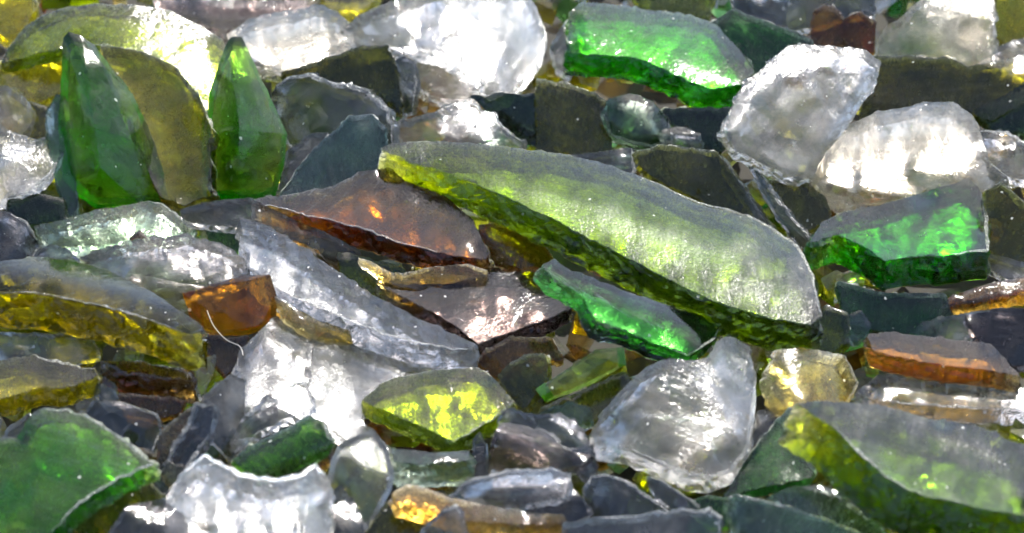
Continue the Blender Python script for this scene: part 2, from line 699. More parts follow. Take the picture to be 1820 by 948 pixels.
    if rim:
        for (u0, u1) in ([(0, npt)] if rim == 'all' else rim):
            if rev and rim != 'all':
                u0, u1 = npt - 1 - u1, npt - 1 - u0
            hit = []
            for i in range(nb):
                for sh in (0, npt, -npt):
                    if u0 - .02 <= loop[i][2] + sh <= u1 + .02:
                        hit.append((loop[i][2] + sh, i))
                        break
            idx = [i for _, i in sorted(hit)]
            if len(idx) > 3:
                rim_tube(o, [B[i] for i in idx], [outw[i] for i in idx], n, rimw, org, Ri, sd_, rim == 'all', glass)
    return o


def rim_tube(parent, pts, outw, n, w, org, Ri, sd_, closed, glass):
    bm = bmesh.new()
    rings = []
    m = len(pts)
    for i, (p, o) in enumerate(zip(pts, outw)):
        e = 1.0 if closed else min(1.0, .25 + 3.0 * min(i, m - 1 - i) / m)
        r = []
        for k in range(6):
            a = k * math.pi / 3 + .3
            rr = w * e * (.62 + .55 * noise.noise(Vector((i * .43, k * 1.7, sd_))) + .3 * noise.noise(Vector((i * .11, k, sd_ + 4))))
            q = p - o * w * .45 * PX + o * math.cos(a) * rr * PX + n * (math.sin(a) * rr * .55 + .1 * w) * PX
            r.append(bm.verts.new(Ri @ (q - org)))
        rings.append(r)
    for i in range(m if closed else m - 1):
        a, b = rings[i], rings[(i + 1) % m]
        for k in range(6):
            bm.faces.new([a[k], a[(k + 1) % 6], b[(k + 1) % 6], b[k]])
    if not closed:
        bm.faces.new(rings[0])
        bm.faces.new(rings[-1])
    bmesh.ops.recalc_face_normals(bm, faces=bm.faces)
    me = bpy.data.meshes.new('chipped_rim')
    bm.to_mesh(me)
    bm.free()
    me.materials.append(glass_mat(glass, 'rim', .22, .6, .45, False, .5))
    c = bpy.data.objects.new('chipped_rim', me)
    col.objects.link(c)
    c.parent = parent


def G(glass, label, pts, deep=60, h=0.0, fin='worn', edge=None, rough=1.0, back=.8, sharp=22, kind=None, ridge=None):
    """A chunk: (x, y, z) corners, z in photo px towards the camera, closed behind by a shrunken copy `deep` px back."""
    COUNT[0] += 1
    sd_ = COUNT[0] * 7.31
    cx = sum(p[0] for p in pts) / len(pts)
    cyy = sum(p[1] for p in pts) / len(pts)
    q = [Vector(((x - cx), (cyy - y), z)) for x, y, z in pts]
    q += [Vector(((x - cx) * back, (cyy - y) * back, -deep + z * .2)) for x, y, z in pts]
    bm = bmesh.new()
    for v in q:
        bm.verts.new(v)
    r = bmesh.ops.convex_hull(bm, input=bm.verts)
    junk = [e for e in r['geom_interior'] if isinstance(e, bmesh.types.BMVert)]
    bmesh.ops.delete(bm, geom=list(set(junk)), context='VERTS')
    bmesh.ops.dissolve_limit(bm, angle_limit=R(3), verts=bm.verts, edges=bm.edges)
    bmesh.ops.triangulate(bm, faces=bm.faces)
    for e in bm.edges:
        e.smooth = e.calc_face_angle(0) < R(sharp)
    # keep crease edges while refining
    for _ in range(6):
        lim = 9.0
        es = [e for e in bm.edges if e.calc_length() > lim * 1.5]
        if not es:
            break
        bmesh.ops.subdivide_edges(bm, edges=es, cuts=1, use_grid_fill=False)
        bmesh.ops.triangulate(bm, faces=[f for f in bm.faces if len(f.verts) > 3])
    bm.normal_update()
    mv = {}
    for v in bm.verts:
        crease = sum(1 for e in v.link_edges if not e.smooth) > 0
        k = 2.0 * fbm(Vector((v.co.x / 40, v.co.y / 40, v.co.z / 40 + sd_)), 3)
        if crease:
            k += .7 * noise.noise(Vector((v.co.x / 8, v.co.y / 8, v.co.z / 8 + sd_))) - .3
        mv[v] = v.normal * k * rough
    for v, dv in mv.items():
        v.co += dv
    # place: camera-aligned frame
    rot = Matrix((CX, CY, CZ)).transposed()
    t = D
    for _ in range(6):
        mz = min((at(cx, cyy, t) + rot @ (v.co * PX * t / D)).z for v in list(bm.verts)[::3])
        t += (mz - h * PX) / math.sin(PITCH)
    org = at(cx, cyy, t)
    for v in bm.verts:
        v.co = v.co * (PX * t / D)
    wl = bm.verts.layers.float.new('wear')
    for v in bm.verts:
        v[wl] = .5 + .5 * noise.noise(v.co / PX / 60 + Vector((0, 0, sd_)))
        if ridge:                          # one side of the ridge is fresh fracture, the other rubbed dull
            px, py = cx + v.co.x / PX, cyy - v.co.y / PX
            rx = ridge[-1][0]
            for (ax, ay), (bx, by) in zip(ridge, ridge[1:]):
                if ay <= py <= by:
                    rx = ax + (bx - ax) * (py - ay) / (by - ay)
            v[wl] = max(0, min(1, (.1 if px < rx else .8) + .35 * noise.noise(v.co / PX / 30)))
    for f in bm.faces:
        f.smooth = True
        crease = sum(1 for e in f.edges if not e.smooth)
        f.material_index = 1 if (crease and abs(f.normal.z) < .35) else 0
    bmesh.ops.recalc_face_normals(bm, faces=bm.faces)
    me = bpy.data.meshes.new('chunk')
    bm.to_mesh(me)
    bm.free()
    return link(me, glass, label, finish_of(glass, fin, edge), org, rot, kind)


# ------------------------------------------------------------------ ground and crushed bed
def ground():
    m = bpy.data.materials.new('dark_soil')
    m.use_nodes = True
    nt = m.node_tree
    b = nt.nodes['Principled BSDF']
    tc = nd(nt, 'ShaderNodeTexCoord')
    f = tex_noise(nt, tc.outputs['Object'], 400, 6, .7)
    cr = nd(nt, 'ShaderNodeValToRGB')
    cr.color_ramp.elements[0].color = (.006, .0055, .004, 1)
    cr.color_ramp.elements[1].color = (.018, .016, .011, 1)
    nt.links.new(f, cr.inputs[0])
    nt.links.new(cr.outputs[0], b.inputs['Base Color'])
    b.inputs['Roughness'].default_value = .9
    bm = bmesh.new()
    bmesh.ops.create_grid(bm, x_segments=40, y_segments=40, size=3.0)
    me = bpy.data.meshes.new('ground')
    bm.to_mesh(me)
    bm.free()
    me.materials.append(m)
    o = bpy.data.objects.new('ground', me)
    col.objects.link(o)
    o.location.z = -220 * PX
    o['kind'] = 'structure'
    o['label'] = 'dark soil under the broken glass'


def bed():
    rnd = random.Random(5)
    kinds = ['clear', 'bottle', 'darkolive', 'olive', 'bottle', 'olive', 'emerald', 'amber', 'clear', 'brown']
    names = sorted(set(kinds))
    bm = bmesh.new()
    for i in range(1700):
        x, y = rnd.uniform(-.10, .10), rnd.uniform(-.075, .10)
        z = rnd.uniform(-200, -30) * PX
        s = rnd.uniform(35, 95) * PX
        if i >= 700:
            z = rnd.uniform(-40, 4) * PX
            s = rnd.uniform(14, 38) * PX
        mt = Matrix.Translation((x, y, z)) @ Matrix.Rotation(rnd.uniform(0, 6.28), 4, 'Z') @ Matrix.Rotation(rnd.gauss(0, .5), 4, 'X') @ Matrix.Rotation(rnd.gauss(0, .5), 4, 'Y')
        n = rnd.randint(4, 6)
        vs_ = []
        th = min(s * .45, rnd.uniform(12, 26) * PX)
        for k in range(n):
            a = 6.283 * (k + rnd.uniform(-.3, .3)) / n
            r = s * rnd.uniform(.6, 1)
            vs_.append((r * math.cos(a), r * math.sin(a) * .7))
        lo = [bm.verts.new(mt @ Vector((a, b, -th))) for a, b in vs_]
        hi = [bm.verts.new(mt @ Vector((a * .96, b * .96, th))) for a, b in vs_]
        mi = names.index(rnd.choice(kinds))
        fs = [bm.faces.new(hi), bm.faces.new(lo[::-1])]
        for k in range(n):
            j = (k + 1) % n
            fs.append(bm.faces.new([lo[k], lo[j], hi[j], hi[k]]))
        for f in fs:
            f.material_index = mi
    me = bpy.data.meshes.new('crushed_glass')
    bm.to_mesh(me)
    bm.free()
    for g in names:
        me.materials.append(glass_mat(g, 'face', .14, .25, .62, True, .62))
    o = bpy.data.objects.new('crushed_glass', me)
    col.objects.link(o)
    o['kind'] = 'stuff'
    o['label'] = 'mixed crushed glass filling the pile beneath the larger shards'
    o['category'] = 'crushed glass'


ground()
bed()

# ------------------------------------------------------------------ the shards, from the back of the pile to the front

# -- far row
P('violet', 'hazy grey-brown glass plate at the very top edge, left of centre', [(270, -20), (580, -20), (560, 8), (440, 38), (400, 55), (340, 35), (300, 20)], d=(0, 20), T=30, fin='frost')
P('olive', 'yellow-olive shard cut by the top left corner', [(-30, -30), (52, -30), (60, 20), (40, 62), (24, 78), (-30, 40)], d=(5, 20), T=40, fin='clean')
P('olive', 'small dark olive shard behind the cloudy clear one at the top edge', [(548, -20), (680, -20), (650, 18), (618, 40), (590, 20)], d=(0, 20), T=30, fin='clean')
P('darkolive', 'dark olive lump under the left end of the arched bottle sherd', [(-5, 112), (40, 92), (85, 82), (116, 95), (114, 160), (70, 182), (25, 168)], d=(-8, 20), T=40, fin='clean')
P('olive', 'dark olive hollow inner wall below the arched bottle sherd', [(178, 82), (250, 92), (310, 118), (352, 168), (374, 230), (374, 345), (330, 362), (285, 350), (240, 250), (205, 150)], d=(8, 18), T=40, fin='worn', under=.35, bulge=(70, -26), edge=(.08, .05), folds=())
P('bottle', 'arched grey-olive bottle sherd with a blinding sun glint at its right end', [(2, 112), (15, 85), (42, 52), (75, 27), (110, 15), (170, 7), (240, 9), (300, 20), (345, 40), (396, 70), (398, 92), (386, 135), (372, 190), (358, 205), (345, 168), (330, 148), (300, 128), (260, 108), (220, 92), (185, 80), (150, 82), (110, 85), (60, 95), (30, 106)], d=(0, 22), T=32, h=60, bulge=(75, 46), fin='frost', rim=[(13, 20)], rimw=3, folds=())
P('beige', 'cloudy beige shard at the left edge below the olive lump', [(-20, 150), (18, 158), (42, 172), (64, 202), (50, 245), (-20, 238)], d=(0, 18), T=40, fin='frost')
P('olive', 'small yellow-olive patch of glass right of the cloudy beige shard', [(50, 178), (86, 190), (92, 245), (44, 250), (62, 204)], d=(0, 14), T=30, fin='clean')
P('pale', 'thin pale green sliver standing left of the tall green spike', [(80, 216), (100, 168), (116, 172), (132, 290), (142, 384), (116, 386), (98, 290)], d=(-4, 5), T=18, fin='frost')
P('clear', 'bluish clear folded shard cut by the left edge beside the green spike', [(-20, 215), (20, 235), (65, 250), (104, 233), (116, 246), (112, 276), (86, 315), (46, 345), (-20, 362)], d=(-6, 18), T=34, h=30, bulge=(150, -30), fin='frost', rim=[(3, 7)], rimw=4)
P('beige', 'cloudy white lens-shaped shard at the top, left of centre', [(404, 62), (440, 36), (500, 20), (575, 8), (602, 25), (622, 45), (639, 72), (641, 98), (600, 110), (540, 121), (500, 123), (450, 118), (425, 105)], d=(0, 24), T=32, h=30, bulge=(170, 22), fin='white')
P('darkolive', 'dark olive upright plate right of the cloudy lens-shaped shard', [(600, 100), (645, 82), (690, 80), (706, 120), (714, 205), (690, 196), (640, 170), (560, 140), (500, 130)], d=(0, 8), T=30, fin='clean')
P('clear', 'large white cloudy curved bottle sherd across the top, left of the bright green one', [(600, 62), (640, 25), (700, 2), (760, -20), (930, -20), (956, 18), (968, 60), (962, 92), (936, 130), (902, 166), (872, 176), (856, 150), (840, 125), (792, 95), (740, 85), (690, 78), (640, 90)], d=(0, 26), T=40, h=40, bulge=(35, 60), fin='white')
P('smoky', 'small purple-grey knobbly shard under the white curved sherd', [(700, 92), (760, 90), (800, 100), (845, 130), (858, 170), (800, 178), (745, 160), (712, 130)], d=(0, 18), T=40, fin='worn', rough=2, bulge=(60, 20))
P('clear', 'short upright clear chip left of the purple-grey knobbly shard', [(702, 108), (718, 98), (733, 112), (739, 152), (736, 198), (715, 206), (706, 150)], d=(6, 4), T=24, fin='frost', rim=[(1, 4)], rimw=3)
P('clear', 'smoky arch-shaped shard with a crumbly bright right rim', [(478, 182), (490, 152), (515, 136), (555, 132), (596, 150), (620, 148), (655, 160), (685, 190), (700, 226), (700, 258), (680, 262), (600, 262), (520, 262), (490, 230)], d=(10, 4), T=26, fin='frost', rim=[(1, 9)], rimw=7)
P('beige', 'beige worn shard left of the teal plate', [(496, 345), (510, 270), (560, 238), (600, 240), (575, 300), (545, 345)], d=(0, 10), T=30, fin='frost')
P('teal', 'matte teal-green plate behind the brown flat shard', [(500, 348), (530, 302), (560, 262), (600, 232), (622, 206), (662, 204), (684, 230), (690, 290), (640, 325), (590, 338), (545, 348)], d=(-4, 10), T=30, fin='frost', h=12)
P('clear', 'rough clear chunk just behind the left end of the big green plate', [(700, 216), (760, 205), (790, 192), (830, 172), (872, 205), (906, 236), (932, 252), (920, 268), (850, 270), (720, 268)], d=(0, 14), T=40, fin='frost', rough=2, bulge=(20, 24), rim=[(2, 6)], rimw=4)
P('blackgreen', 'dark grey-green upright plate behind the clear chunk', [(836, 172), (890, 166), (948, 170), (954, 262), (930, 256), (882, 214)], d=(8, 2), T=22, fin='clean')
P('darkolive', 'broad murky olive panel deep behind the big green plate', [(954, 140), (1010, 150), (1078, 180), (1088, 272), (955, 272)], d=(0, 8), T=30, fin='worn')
P('clear', 'narrow cream-white strip left of the bright green block', [(978, 80), (1005, 40), (1012, 92), (1012, 132), (990, 122)], d=(0, 12), T=26, fin='white')
P('bottle', 'yellow-green shard at the top edge behind the bright green block', [(1120, -20), (1270, -20), (1260, 40), (1140, 20)], d=(0, 10), T=26, fin='clean')
P('emerald', 'dark green plate right of the bright green block', [(1262, 42), (1300, 16), (1400, 52), (1446, 72), (1432, 100), (1385, 110), (1340, 135)], d=(0, 10), T=30, fin='clean')
P('green', 'bright green thick block at top centre with a white sun glare on its right half', [(1012, 22), (1035, 4), (1100, 8), (1240, 30), (1272, 46), (1312, 86), (1340, 126), (1322, 150), (1262, 157), (1210, 136), (1130, 102), (1010, 92)], d=(-4, 42), T=52, h=60, fin='frost', bulge=(15, 16), edge=(.08, .08), folds=())
P('pale', 'rounded pale green glass nugget under the bright green block', [(1070, 202), (1082, 176), (1120, 168), (1160, 180), (1190, 214), (1196, 250), (1160, 262), (1128, 256), (1086, 240)], d=(0, 10), T=34, h=20, fin='worn', bulge=(30, 24), rim=[(4, 9)], rimw=5)
P('clear', 'tiny white bright lump beside the pale green nugget', [(1178, 228), (1215, 226), (1246, 238), (1246, 258), (1222, 270), (1180, 256)], d=(0, 8), T=26, h=24, fin='white', bulge=(0, 14))
P('blackgreen', 'dark green shard in the gap below the right end of the bright green block', [(1180, 196), (1300, 190), (1300, 240), (1270, 280), (1240, 250), (1196, 220)], d=(0, 10), T=30, fin='clean')
P('clear', 'grey streaked clear plate at the top edge, right of centre', [(1296, -20), (1552, -20), (1556, 24), (1502, 32), (1440, 50), (1400, 58), (1350, 42), (1308, 20)], d=(0, 8), T=28, h=30, fin='frost')
P('amber', 'amber notched shard under the grey streaked plate at the top', [(1438, 84), (1448, 16), (1480, 10), (1500, 34), (1532, 20), (1556, 40), (1552, 92), (1500, 92)], d=(0, 8), T=34, fin='clean', h=6)
P('beige', 'cloudy cream-coloured shard at the top right with a pointed lower tip', [(1560, 102), (1572, 52), (1620, 15), (1660, -20), (1764, -20), (1772, 60), (1762, 100), (1722, 120), (1690, 106), (1640, 98), (1590, 104)], d=(0, 17), T=36, h=40, fin='white', bulge=(40, 20))
P('olive', 'olive shard cut by the top right corner', [(1768, -20), (1850, -20), (1850, 70), (1790, 80), (1766, 60)], d=(0, 14), T=40, fin='clean')
P('beige', 'thin cream sliver at the right edge under the corner olive shard', [(1756, 92), (1800, 72), (1850, 64), (1850, 96), (1780, 104)], d=(0, 10), T=22, h=30, fin='white')
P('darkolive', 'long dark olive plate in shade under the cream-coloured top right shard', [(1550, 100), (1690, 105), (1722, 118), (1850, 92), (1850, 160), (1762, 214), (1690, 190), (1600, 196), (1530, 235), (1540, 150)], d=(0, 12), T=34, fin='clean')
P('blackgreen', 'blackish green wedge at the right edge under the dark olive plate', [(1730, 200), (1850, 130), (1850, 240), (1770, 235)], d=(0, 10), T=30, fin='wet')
P('clear', 'clear six-sided plate with a broad white sloping rim', [(1284, 226), (1302, 198), (1320, 152), (1370, 110), (1402, 80), (1470, 82), (1540, 90), (1562, 112), (1556, 146), (1520, 204), (1472, 268), (1452, 306), (1422, 320), (1374, 300), (1310, 266)], d=(-8, 14), T=30, h=70, fin='frost', bevel=(22, .5, 1), folds=[(1345, 130, 1480, 240, .12)], scoops=[])
P('beige', 'large cloudy white hump-shaped shard behind the green block', [(1440, 322), (1470, 272), (1510, 222), (1560, 200), (1640, 184), (1692, 182), (1726, 204), (1746, 250), (1758, 290), (1792, 318), (1762, 338), (1680, 334), (1600, 350), (1510, 366), (1480, 345)], d=(0, 26), T=40, h=16, fin='white', bulge=(-10, 50))
P('clear', 'small glassy chunk at the right edge beside the white hump', [(1738, 232), (1790, 234), (1850, 275), (1850, 318), (1792, 318), (1756, 282)], d=(0, 14), T=40, fin='worn', rim=[(0, 2)], rimw=5)
P('amber', 'tiny orange chip on the glassy chunk at the right edge', [(1768, 234), (1790, 236), (1798, 250), (1782, 254)], d=(0, 5), T=10, h=40, fin='clean')
P('olive', 'olive shard standing at the right edge beside the green block', [(1752, 340), (1780, 324), (1850, 390), (1850, 480), (1800, 466), (1758, 444)], d=(-4, 8), T=34, fin='clean')
P('clear', 'clear sliver low at the right edge under the standing olive shard', [(1756, 448), (1800, 462), (1850, 476), (1850, 500), (1790, 496), (1756, 478)], d=(0, 10), T=20, fin='worn')
P('darkolive', 'dark green-black plate behind the right shoulder of the big green plate', [(1126, 272), (1172, 258), (1272, 268), (1302, 310), (1352, 370), (1372, 420), (1290, 376), (1200, 336), (1150, 306)], d=(0, 10), T=30, fin='clean')
P('olive', 'olive shard framed by clear slivers behind the big green plate', [(1362, 322), (1420, 314), (1466, 350), (1478, 388), (1430, 412), (1394, 380)], d=(0, 10), T=30, fin='clean')
P('clear', 'thin clear sliver with a sparkling edge leaning behind the big green plate', [(1270, 272), (1284, 276), (1316, 328), (1372, 404), (1362, 418), (1340, 392), (1296, 330)], d=(8, 3), T=18, h=14, fin='worn', rim=[(1, 4)], rimw=4)
P('clear', 'second clear sliver leaning right of the sparkling one', [(1326, 292), (1342, 296), (1384, 356), (1446, 432), (1430, 446), (1402, 420), (1362, 360)], d=(8, 3), T=18, h=10, fin='worn', rim=[(1, 4)], rimw=4)
P('clear', 'small clear angular piece behind the crest of the big green plate', [(1006, 278), (1060, 270), (1122, 264), (1130, 300), (1122, 318), (1040, 300)], d=(0, 10), T=30, fin='frost', rim=[(2, 4)], rimw=5)

# -- the two green spikes
G('green', 'tall green spike at the left with a lit inner facet', [(112, 68, 0), (122, 56, 2), (144, 62, 6), (107, 150, -4), (104, 235, 0), (112, 318, 4), (142, 352, 6), (172, 372, 12), (246, 364, 24), (300, 362, -10), (288, 300, -10), (262, 222, -8), (234, 165, -6), (168, 78, -2), (158, 122, 44), (176, 230, 80), (186, 300, 78), (250, 362, 40), (186, 120, 34), (238, 250, 50), (270, 350, 26)], deep=26, fin='frost', h=0, back=.86, rough=1.3, ridge=[(118, 50), (158, 122), (174, 230), (184, 300), (250, 364)], sharp=9)
G('green', 'second green spike with a frosted lower right facet', [(402, 80, 0), (410, 66, 0), (430, 66, 4), (388, 112, -4), (372, 165, -8), (366, 225, -6), (371, 300, 0), (375, 360, 2), (430, 360, 30), (490, 352, -4), (506, 290, -6), (511, 238, -10), (494, 228, -10), (474, 180, -8), (452, 115, -4), (418, 150, 44), (430, 232, 70), (428, 300, 66), (470, 236, 40)], deep=22, fin='frost', h=0, back=.86, rough=1.3, ridge=[(414, 60), (418, 150), (430, 232), (426, 300), (430, 362)], sharp=9)

# -- left middle
P('blackgreen', 'blackish green piece in the gap under the folded shard at the left', [(15, 350), (70, 345), (112, 355), (114, 392), (40, 400), (10, 385)], d=(0, 12), T=30, fin='wet')
P('green', 'small green strip below the foot of the second green spike', [(368, 402), (400, 398), (432, 408), (430, 445), (376, 446)], d=(0, 8), T=26, fin='clean')
P('pale', 'long grey-green clear slab lying below the tall green spike', [(60, 402), (130, 386), (200, 370), (262, 356), (290, 362), (322, 388), (348, 405), (330, 415), (240, 425), (170, 438), (90, 436), (66, 420)], d=(0, 22), T=36, h=12, fin='worn', rim=[(3, 6)], rimw=3)
P('smoky', 'rounded grey shard cut by the left edge above the yellow-olive sherd', [(-20, 376), (20, 378), (50, 396), (70, 440), (56, 462), (20, 472), (-20, 474)], d=(-6, 8), T=26, fin='worn', rim=[(1, 4)], rimw=4)
P('clear', 'little clear peak-shaped chip between the grey shard and the smoky lump', [(58, 462), (66, 445), (92, 432), (120, 446), (144, 464), (120, 480), (70, 478)], d=(0, 8), T=24, fin='frost')
P('smoky', 'smoky transparent lump with a shell-like fracture above the amber cube', [(142, 458), (190, 440), (260, 424), (330, 420), (390, 434), (436, 460), (442, 486), (400, 508), (350, 522), (300, 540), (250, 520), (195, 486)], d=(0, 20), T=44, h=10, fin='clean', bulge=(10, 34), rough=1.6, edge=(.06, .03))
P('beige', 'long cream-clear slab end sticking out left from under the brown flat shard', [(322, 374), (360, 360), (445, 352), (500, 380), (560, 405), (640, 446), (645, 470), (600, 476), (545, 434), (470, 410), (420, 404), (340, 396)], d=(0, 12), T=28, fin='worn', h=4)

# -- centre back
P('amber', 'dark amber piece in shade between the brown flat shard and the big green plate', [(850, 400), (900, 395), (960, 430), (990, 470), (920, 480), (872, 468)], d=(0, 10), T=26, fin='clean')
P('bottle', 'dark olive-green shard under the front edge of the brown flat shard', [(600, 450), (640, 455), (720, 480), (700, 510), (660, 520), (610, 500)], d=(0, 10), T=28, fin='clean')
P('violet', 'frosted violet-brown plate with a shadow across it in the centre', [(668, 502), (720, 506), (800, 505), (870, 484), (980, 486), (1002, 535), (1016, 546), (960, 572), (900, 592), (850, 612), (806, 574), (740, 540)], d=(0, 26), T=34, h=8, fin='worn', edge=(.08, .03), folds=())
P('amber', 'amber slice under the right end of the brown flat shard', [(636, 458), (660, 466), (700, 490), (760, 474), (830, 470), (866, 480), (862, 502), (848, 522), (800, 524), (745, 516), (700, 508)], d=(0, 14), T=26, h=26, fin='wet')
P('brown', 'brown flat shard with streaked top and dark broken front edge', [(446, 354), (520, 345), (590, 330), (650, 305), (692, 298), (720, 322), (790, 350), (842, 390), (860, 430), (872, 448), (862, 460), (780, 450), (720, 436), (660, 412), (600, 396), (530, 376), (470, 364)], d=(0, 34), T=44, h=42, fin='clean', bulge=(15, -14), edge=(.10, .03), rim=[(11, 16)], rimw=2.5, folds=())
P('bottle', 'largest plate, green-olive bottle glass with a frosted pale top, in the centre', [(676, 264), (700, 254), (790, 251), (880, 260), (1000, 274), (1060, 287), (1140, 314), (1230, 354), (1330, 385), (1372, 404), (1420, 440), (1446, 490), (1460, 560), (1440, 578), (1380, 567), (1290, 542), (1200, 502), (1100, 450), (1000, 396), (900, 350), (820, 315), (740, 290)], d=(0, 54), T=66, h=70, fin='silver', bulge=(24, 26), edge=(.06, .03), rim=[(6, 12)], rimw=5, clear=[(820, 292, 45), (920, 300, 50), (1020, 318, 50), (1110, 345, 45), (1200, 380, 40), (1290, 415, 36)], frosty=[(1400, 530, 75), (1300, 490, 60), (1200, 450, 50), (1090, 400, 40), (980, 350, 30), (880, 320, 18)], folds=(), under=.42, scoops=())  # polish and frost bands placed to imitate a lime light band and pale sheen

# -- right middle
P('emerald', 'dark green slab in shade beneath the green block at the right', [(1490, 500), (1560, 520), (1680, 522), (1690, 560), (1660, 590), (1560, 600), (1500, 580)], d=(0, 10), T=30, fin='clean')
P('bottle', 'murky green shard in the gap right of the big green plate', [(1440, 580), (1470, 540), (1505, 560), (1510, 610), (1460, 630), (1420, 622)], d=(0, 10), T=30, fin='worn')
P('pale', 'small leaf-shaped pale green chip under the green block', [(1500, 572), (1512, 556), (1530, 551), (1550, 580), (1538, 600), (1520, 614), (1508, 598)], d=(-4, 4), T=16, h=12, fin='frost')
P('green', 'green block at the right with a dull flat top and a vivid chipped left end', [(1438, 432), (1460, 396), (1500, 376), (1560, 366), (1640, 344), (1722, 316), (1746, 345), (1757, 392), (1756, 446), (1690, 452), (1620, 456), (1572, 462), (1540, 440), (1490, 416)], d=(-2, 50), T=60, h=34, fin='worn', bulge=(0, -8), edge=(.07, .05), rim=[(6, 9)], rimw=5, folds=(), under=.05)
P('amber', 'orange-amber shard cut by the right edge below the green block', [(1672, 548), (1692, 524), (1760, 506), (1850, 486), (1850, 520), (1780, 528), (1720, 538)], d=(0, 20), T=34, h=30, fin='frost', edge=(.08, .03))
P('violet', 'blackish brown plate at the right edge beneath the orange-amber shard', [(1716, 562), (1780, 548), (1850, 546), (1850, 650), (1800, 650), (1740, 604)], d=(0, 12), T=30, fin='worn')
P('clear', 'grey clear wedge beneath the orange-amber shard', [(1616, 592), (1640, 572), (1690, 560), (1764, 552), (1752, 585), (1710, 604), (1650, 604)], d=(0, 10), T=24, h=8, fin='frost')
P('clear', 'clear streaky slab under the flat amber-brown bar at the right', [(1522, 696), (1560, 668), (1640, 670), (1740, 680), (1850, 692), (1850, 730), (1760, 728), (1680, 724), (1560, 714)], d=(0, 26), T=38, h=0, fin='worn', rim=[(5, 8)], rimw=4, folds=())
P('brown', 'flat amber-brown bar with a dusty top at the right', [(1544, 596), (1580, 591), (1680, 602), (1762, 612), (1800, 656), (1810, 666), (1700, 652), (1610, 638), (1552, 622)], d=(-2, 30), T=38, h=42, fin='clean', edge=(.06, .02), folds=(), under=.12)
P('yellow', 'honey-coloured curved chunk with a white glare right of the frosted lump', [(1368, 668), (1384, 622), (1420, 618), (1500, 630), (1526, 682), (1502, 722), (1440, 724), (1396, 722), (1376, 702)], d=(-14, 20), T=34, h=12, fin='frost', bulge=(75, 30), rim=[(3, 5)], rimw=4)

# -- centre front
P('darkolive', 'dark olive rounded plate standing left of the bright green bar', [(884, 668), (930, 630), (966, 628), (973, 656), (960, 692), (926, 728), (902, 704)], d=(8, 8), T=24, fin='worn')
P('olive', 'olive-green shard in the hollow under the bright green bar', [(960, 726), (1040, 690), (1110, 660), (1130, 690), (1090, 720), (1060, 752), (1000, 748)], d=(0, 10), T=26, fin='clean')
P('amber', 'rust-brown shard in the hollow below the violet plate', [(845, 640), (900, 600), (980, 600), (1000, 640), (940, 640), (880, 670)], d=(0, 10), T=24, fin='clean')
G('lime', 'bright yellow-green rectangular bar lying in the centre hollow', [(953, 692, 0), (1058, 622, 0), (1084, 618, -4), (1110, 616, -8), (1114, 650, -6), (1034, 690, 4), (970, 716, 6), (962, 704, 14), (1082, 640, 12)], deep=22, fin='worn', h=64)
P('emerald', 'dark green curved bottle sherd with ripples, in front of the largest plate', [(966, 474), (986, 461), (1012, 480), (1100, 514), (1200, 548), (1281, 576), (1272, 602), (1222, 632), (1170, 612), (1110, 588), (1062, 576), (1040, 530), (1010, 508), (985, 500)], d=(-14, 24), T=38, h=60, fin='wet', bulge=(25, 26), edge=(.10, .05), rim=[(5, 8)], rimw=3, folds=(), under=.04)
P('bottle', 'small olive plate with four straight sides in front of the clear plate', [(644, 712), (680, 680), (760, 658), (850, 654), (882, 676), (914, 716), (870, 748), (806, 786), (760, 762), (700, 736)], d=(0, 27), T=36, h=34, fin='worn', edge=(.08, .04), rim=[(5, 7)], rimw=3)
P('yellow', 'yellow flake added for amber light refracted at the front edge of the long clear plate', [(488, 526), (520, 545), (560, 568), (620, 588), (624, 602), (580, 600), (530, 584), (502, 558)], d=(0, 12), T=22, h=58, fin='clean')  # flake added in place of amber refracted by the clear plate
P('clear', 'long clear plate with a scratched bluish top, pointing to the lower right', [(424, 384), (450, 390), (482, 405), (560, 455), (640, 510), (720, 556), (800, 592), (846, 611), (838, 622), (790, 618), (700, 600), (620, 570), (540, 535), (480, 508), (445, 478)], d=(0, 40), T=50, h=52, fin='frost', edge=(.10, .08), rim=[(7, 14)], rimw=3, folds=())
P('clear', 'broad white frosted plate under the long clear plate', [(545, 610), (580, 592), (640, 620), (720, 645), (845, 652), (780, 662), (700, 676), (655, 700), (640, 745), (700, 800), (720, 830), (660, 812), (590, 762), (556, 720), (545, 680)], d=(0, 22), T=28, h=6, fin='white')
P('clear', 'white frosted shard left of the broad white plate', [(400, 690), (430, 622), (490, 560), (560, 590), (552, 640), (546, 690), (500, 690), (450, 720), (410, 750)], d=(0, 20), T=27, h=10, fin='white')
P('clear', 'ridged clear splinter below the white frosted shard', [(410, 792), (430, 740), (500, 692), (546, 678), (556, 722), (500, 746), (455, 772)], d=(0, 14), T=34, h=20, fin='worn', rim=[(2, 4)], rimw=5)
P('beige', 'peach-tinted dusty shard left of the ridged clear splinter', [(350, 772), (364, 702), (410, 668), (438, 676), (432, 740), (414, 818), (380, 784)], d=(-4, 6), T=22, h=10, fin='white')
G('amber', 'chunky amber cube with dark edges below the smoky lump', [(324, 522, 0), (380, 506, 4), (430, 489, 0), (480, 488, -6), (493, 530, -8), (491, 580, -6), (440, 596, 6), (376, 600, 6), (346, 592, 0), (438, 500, 16), (446, 580, 22)], deep=60, fin='wet', edge=(.07, .02), h=30)
P('brown', 'brown shard under the amber cube', [(345, 590), (400, 600), (440, 598), (432, 640), (400, 672), (378, 640)], d=(0, 10), T=26, fin='clean', h=8)

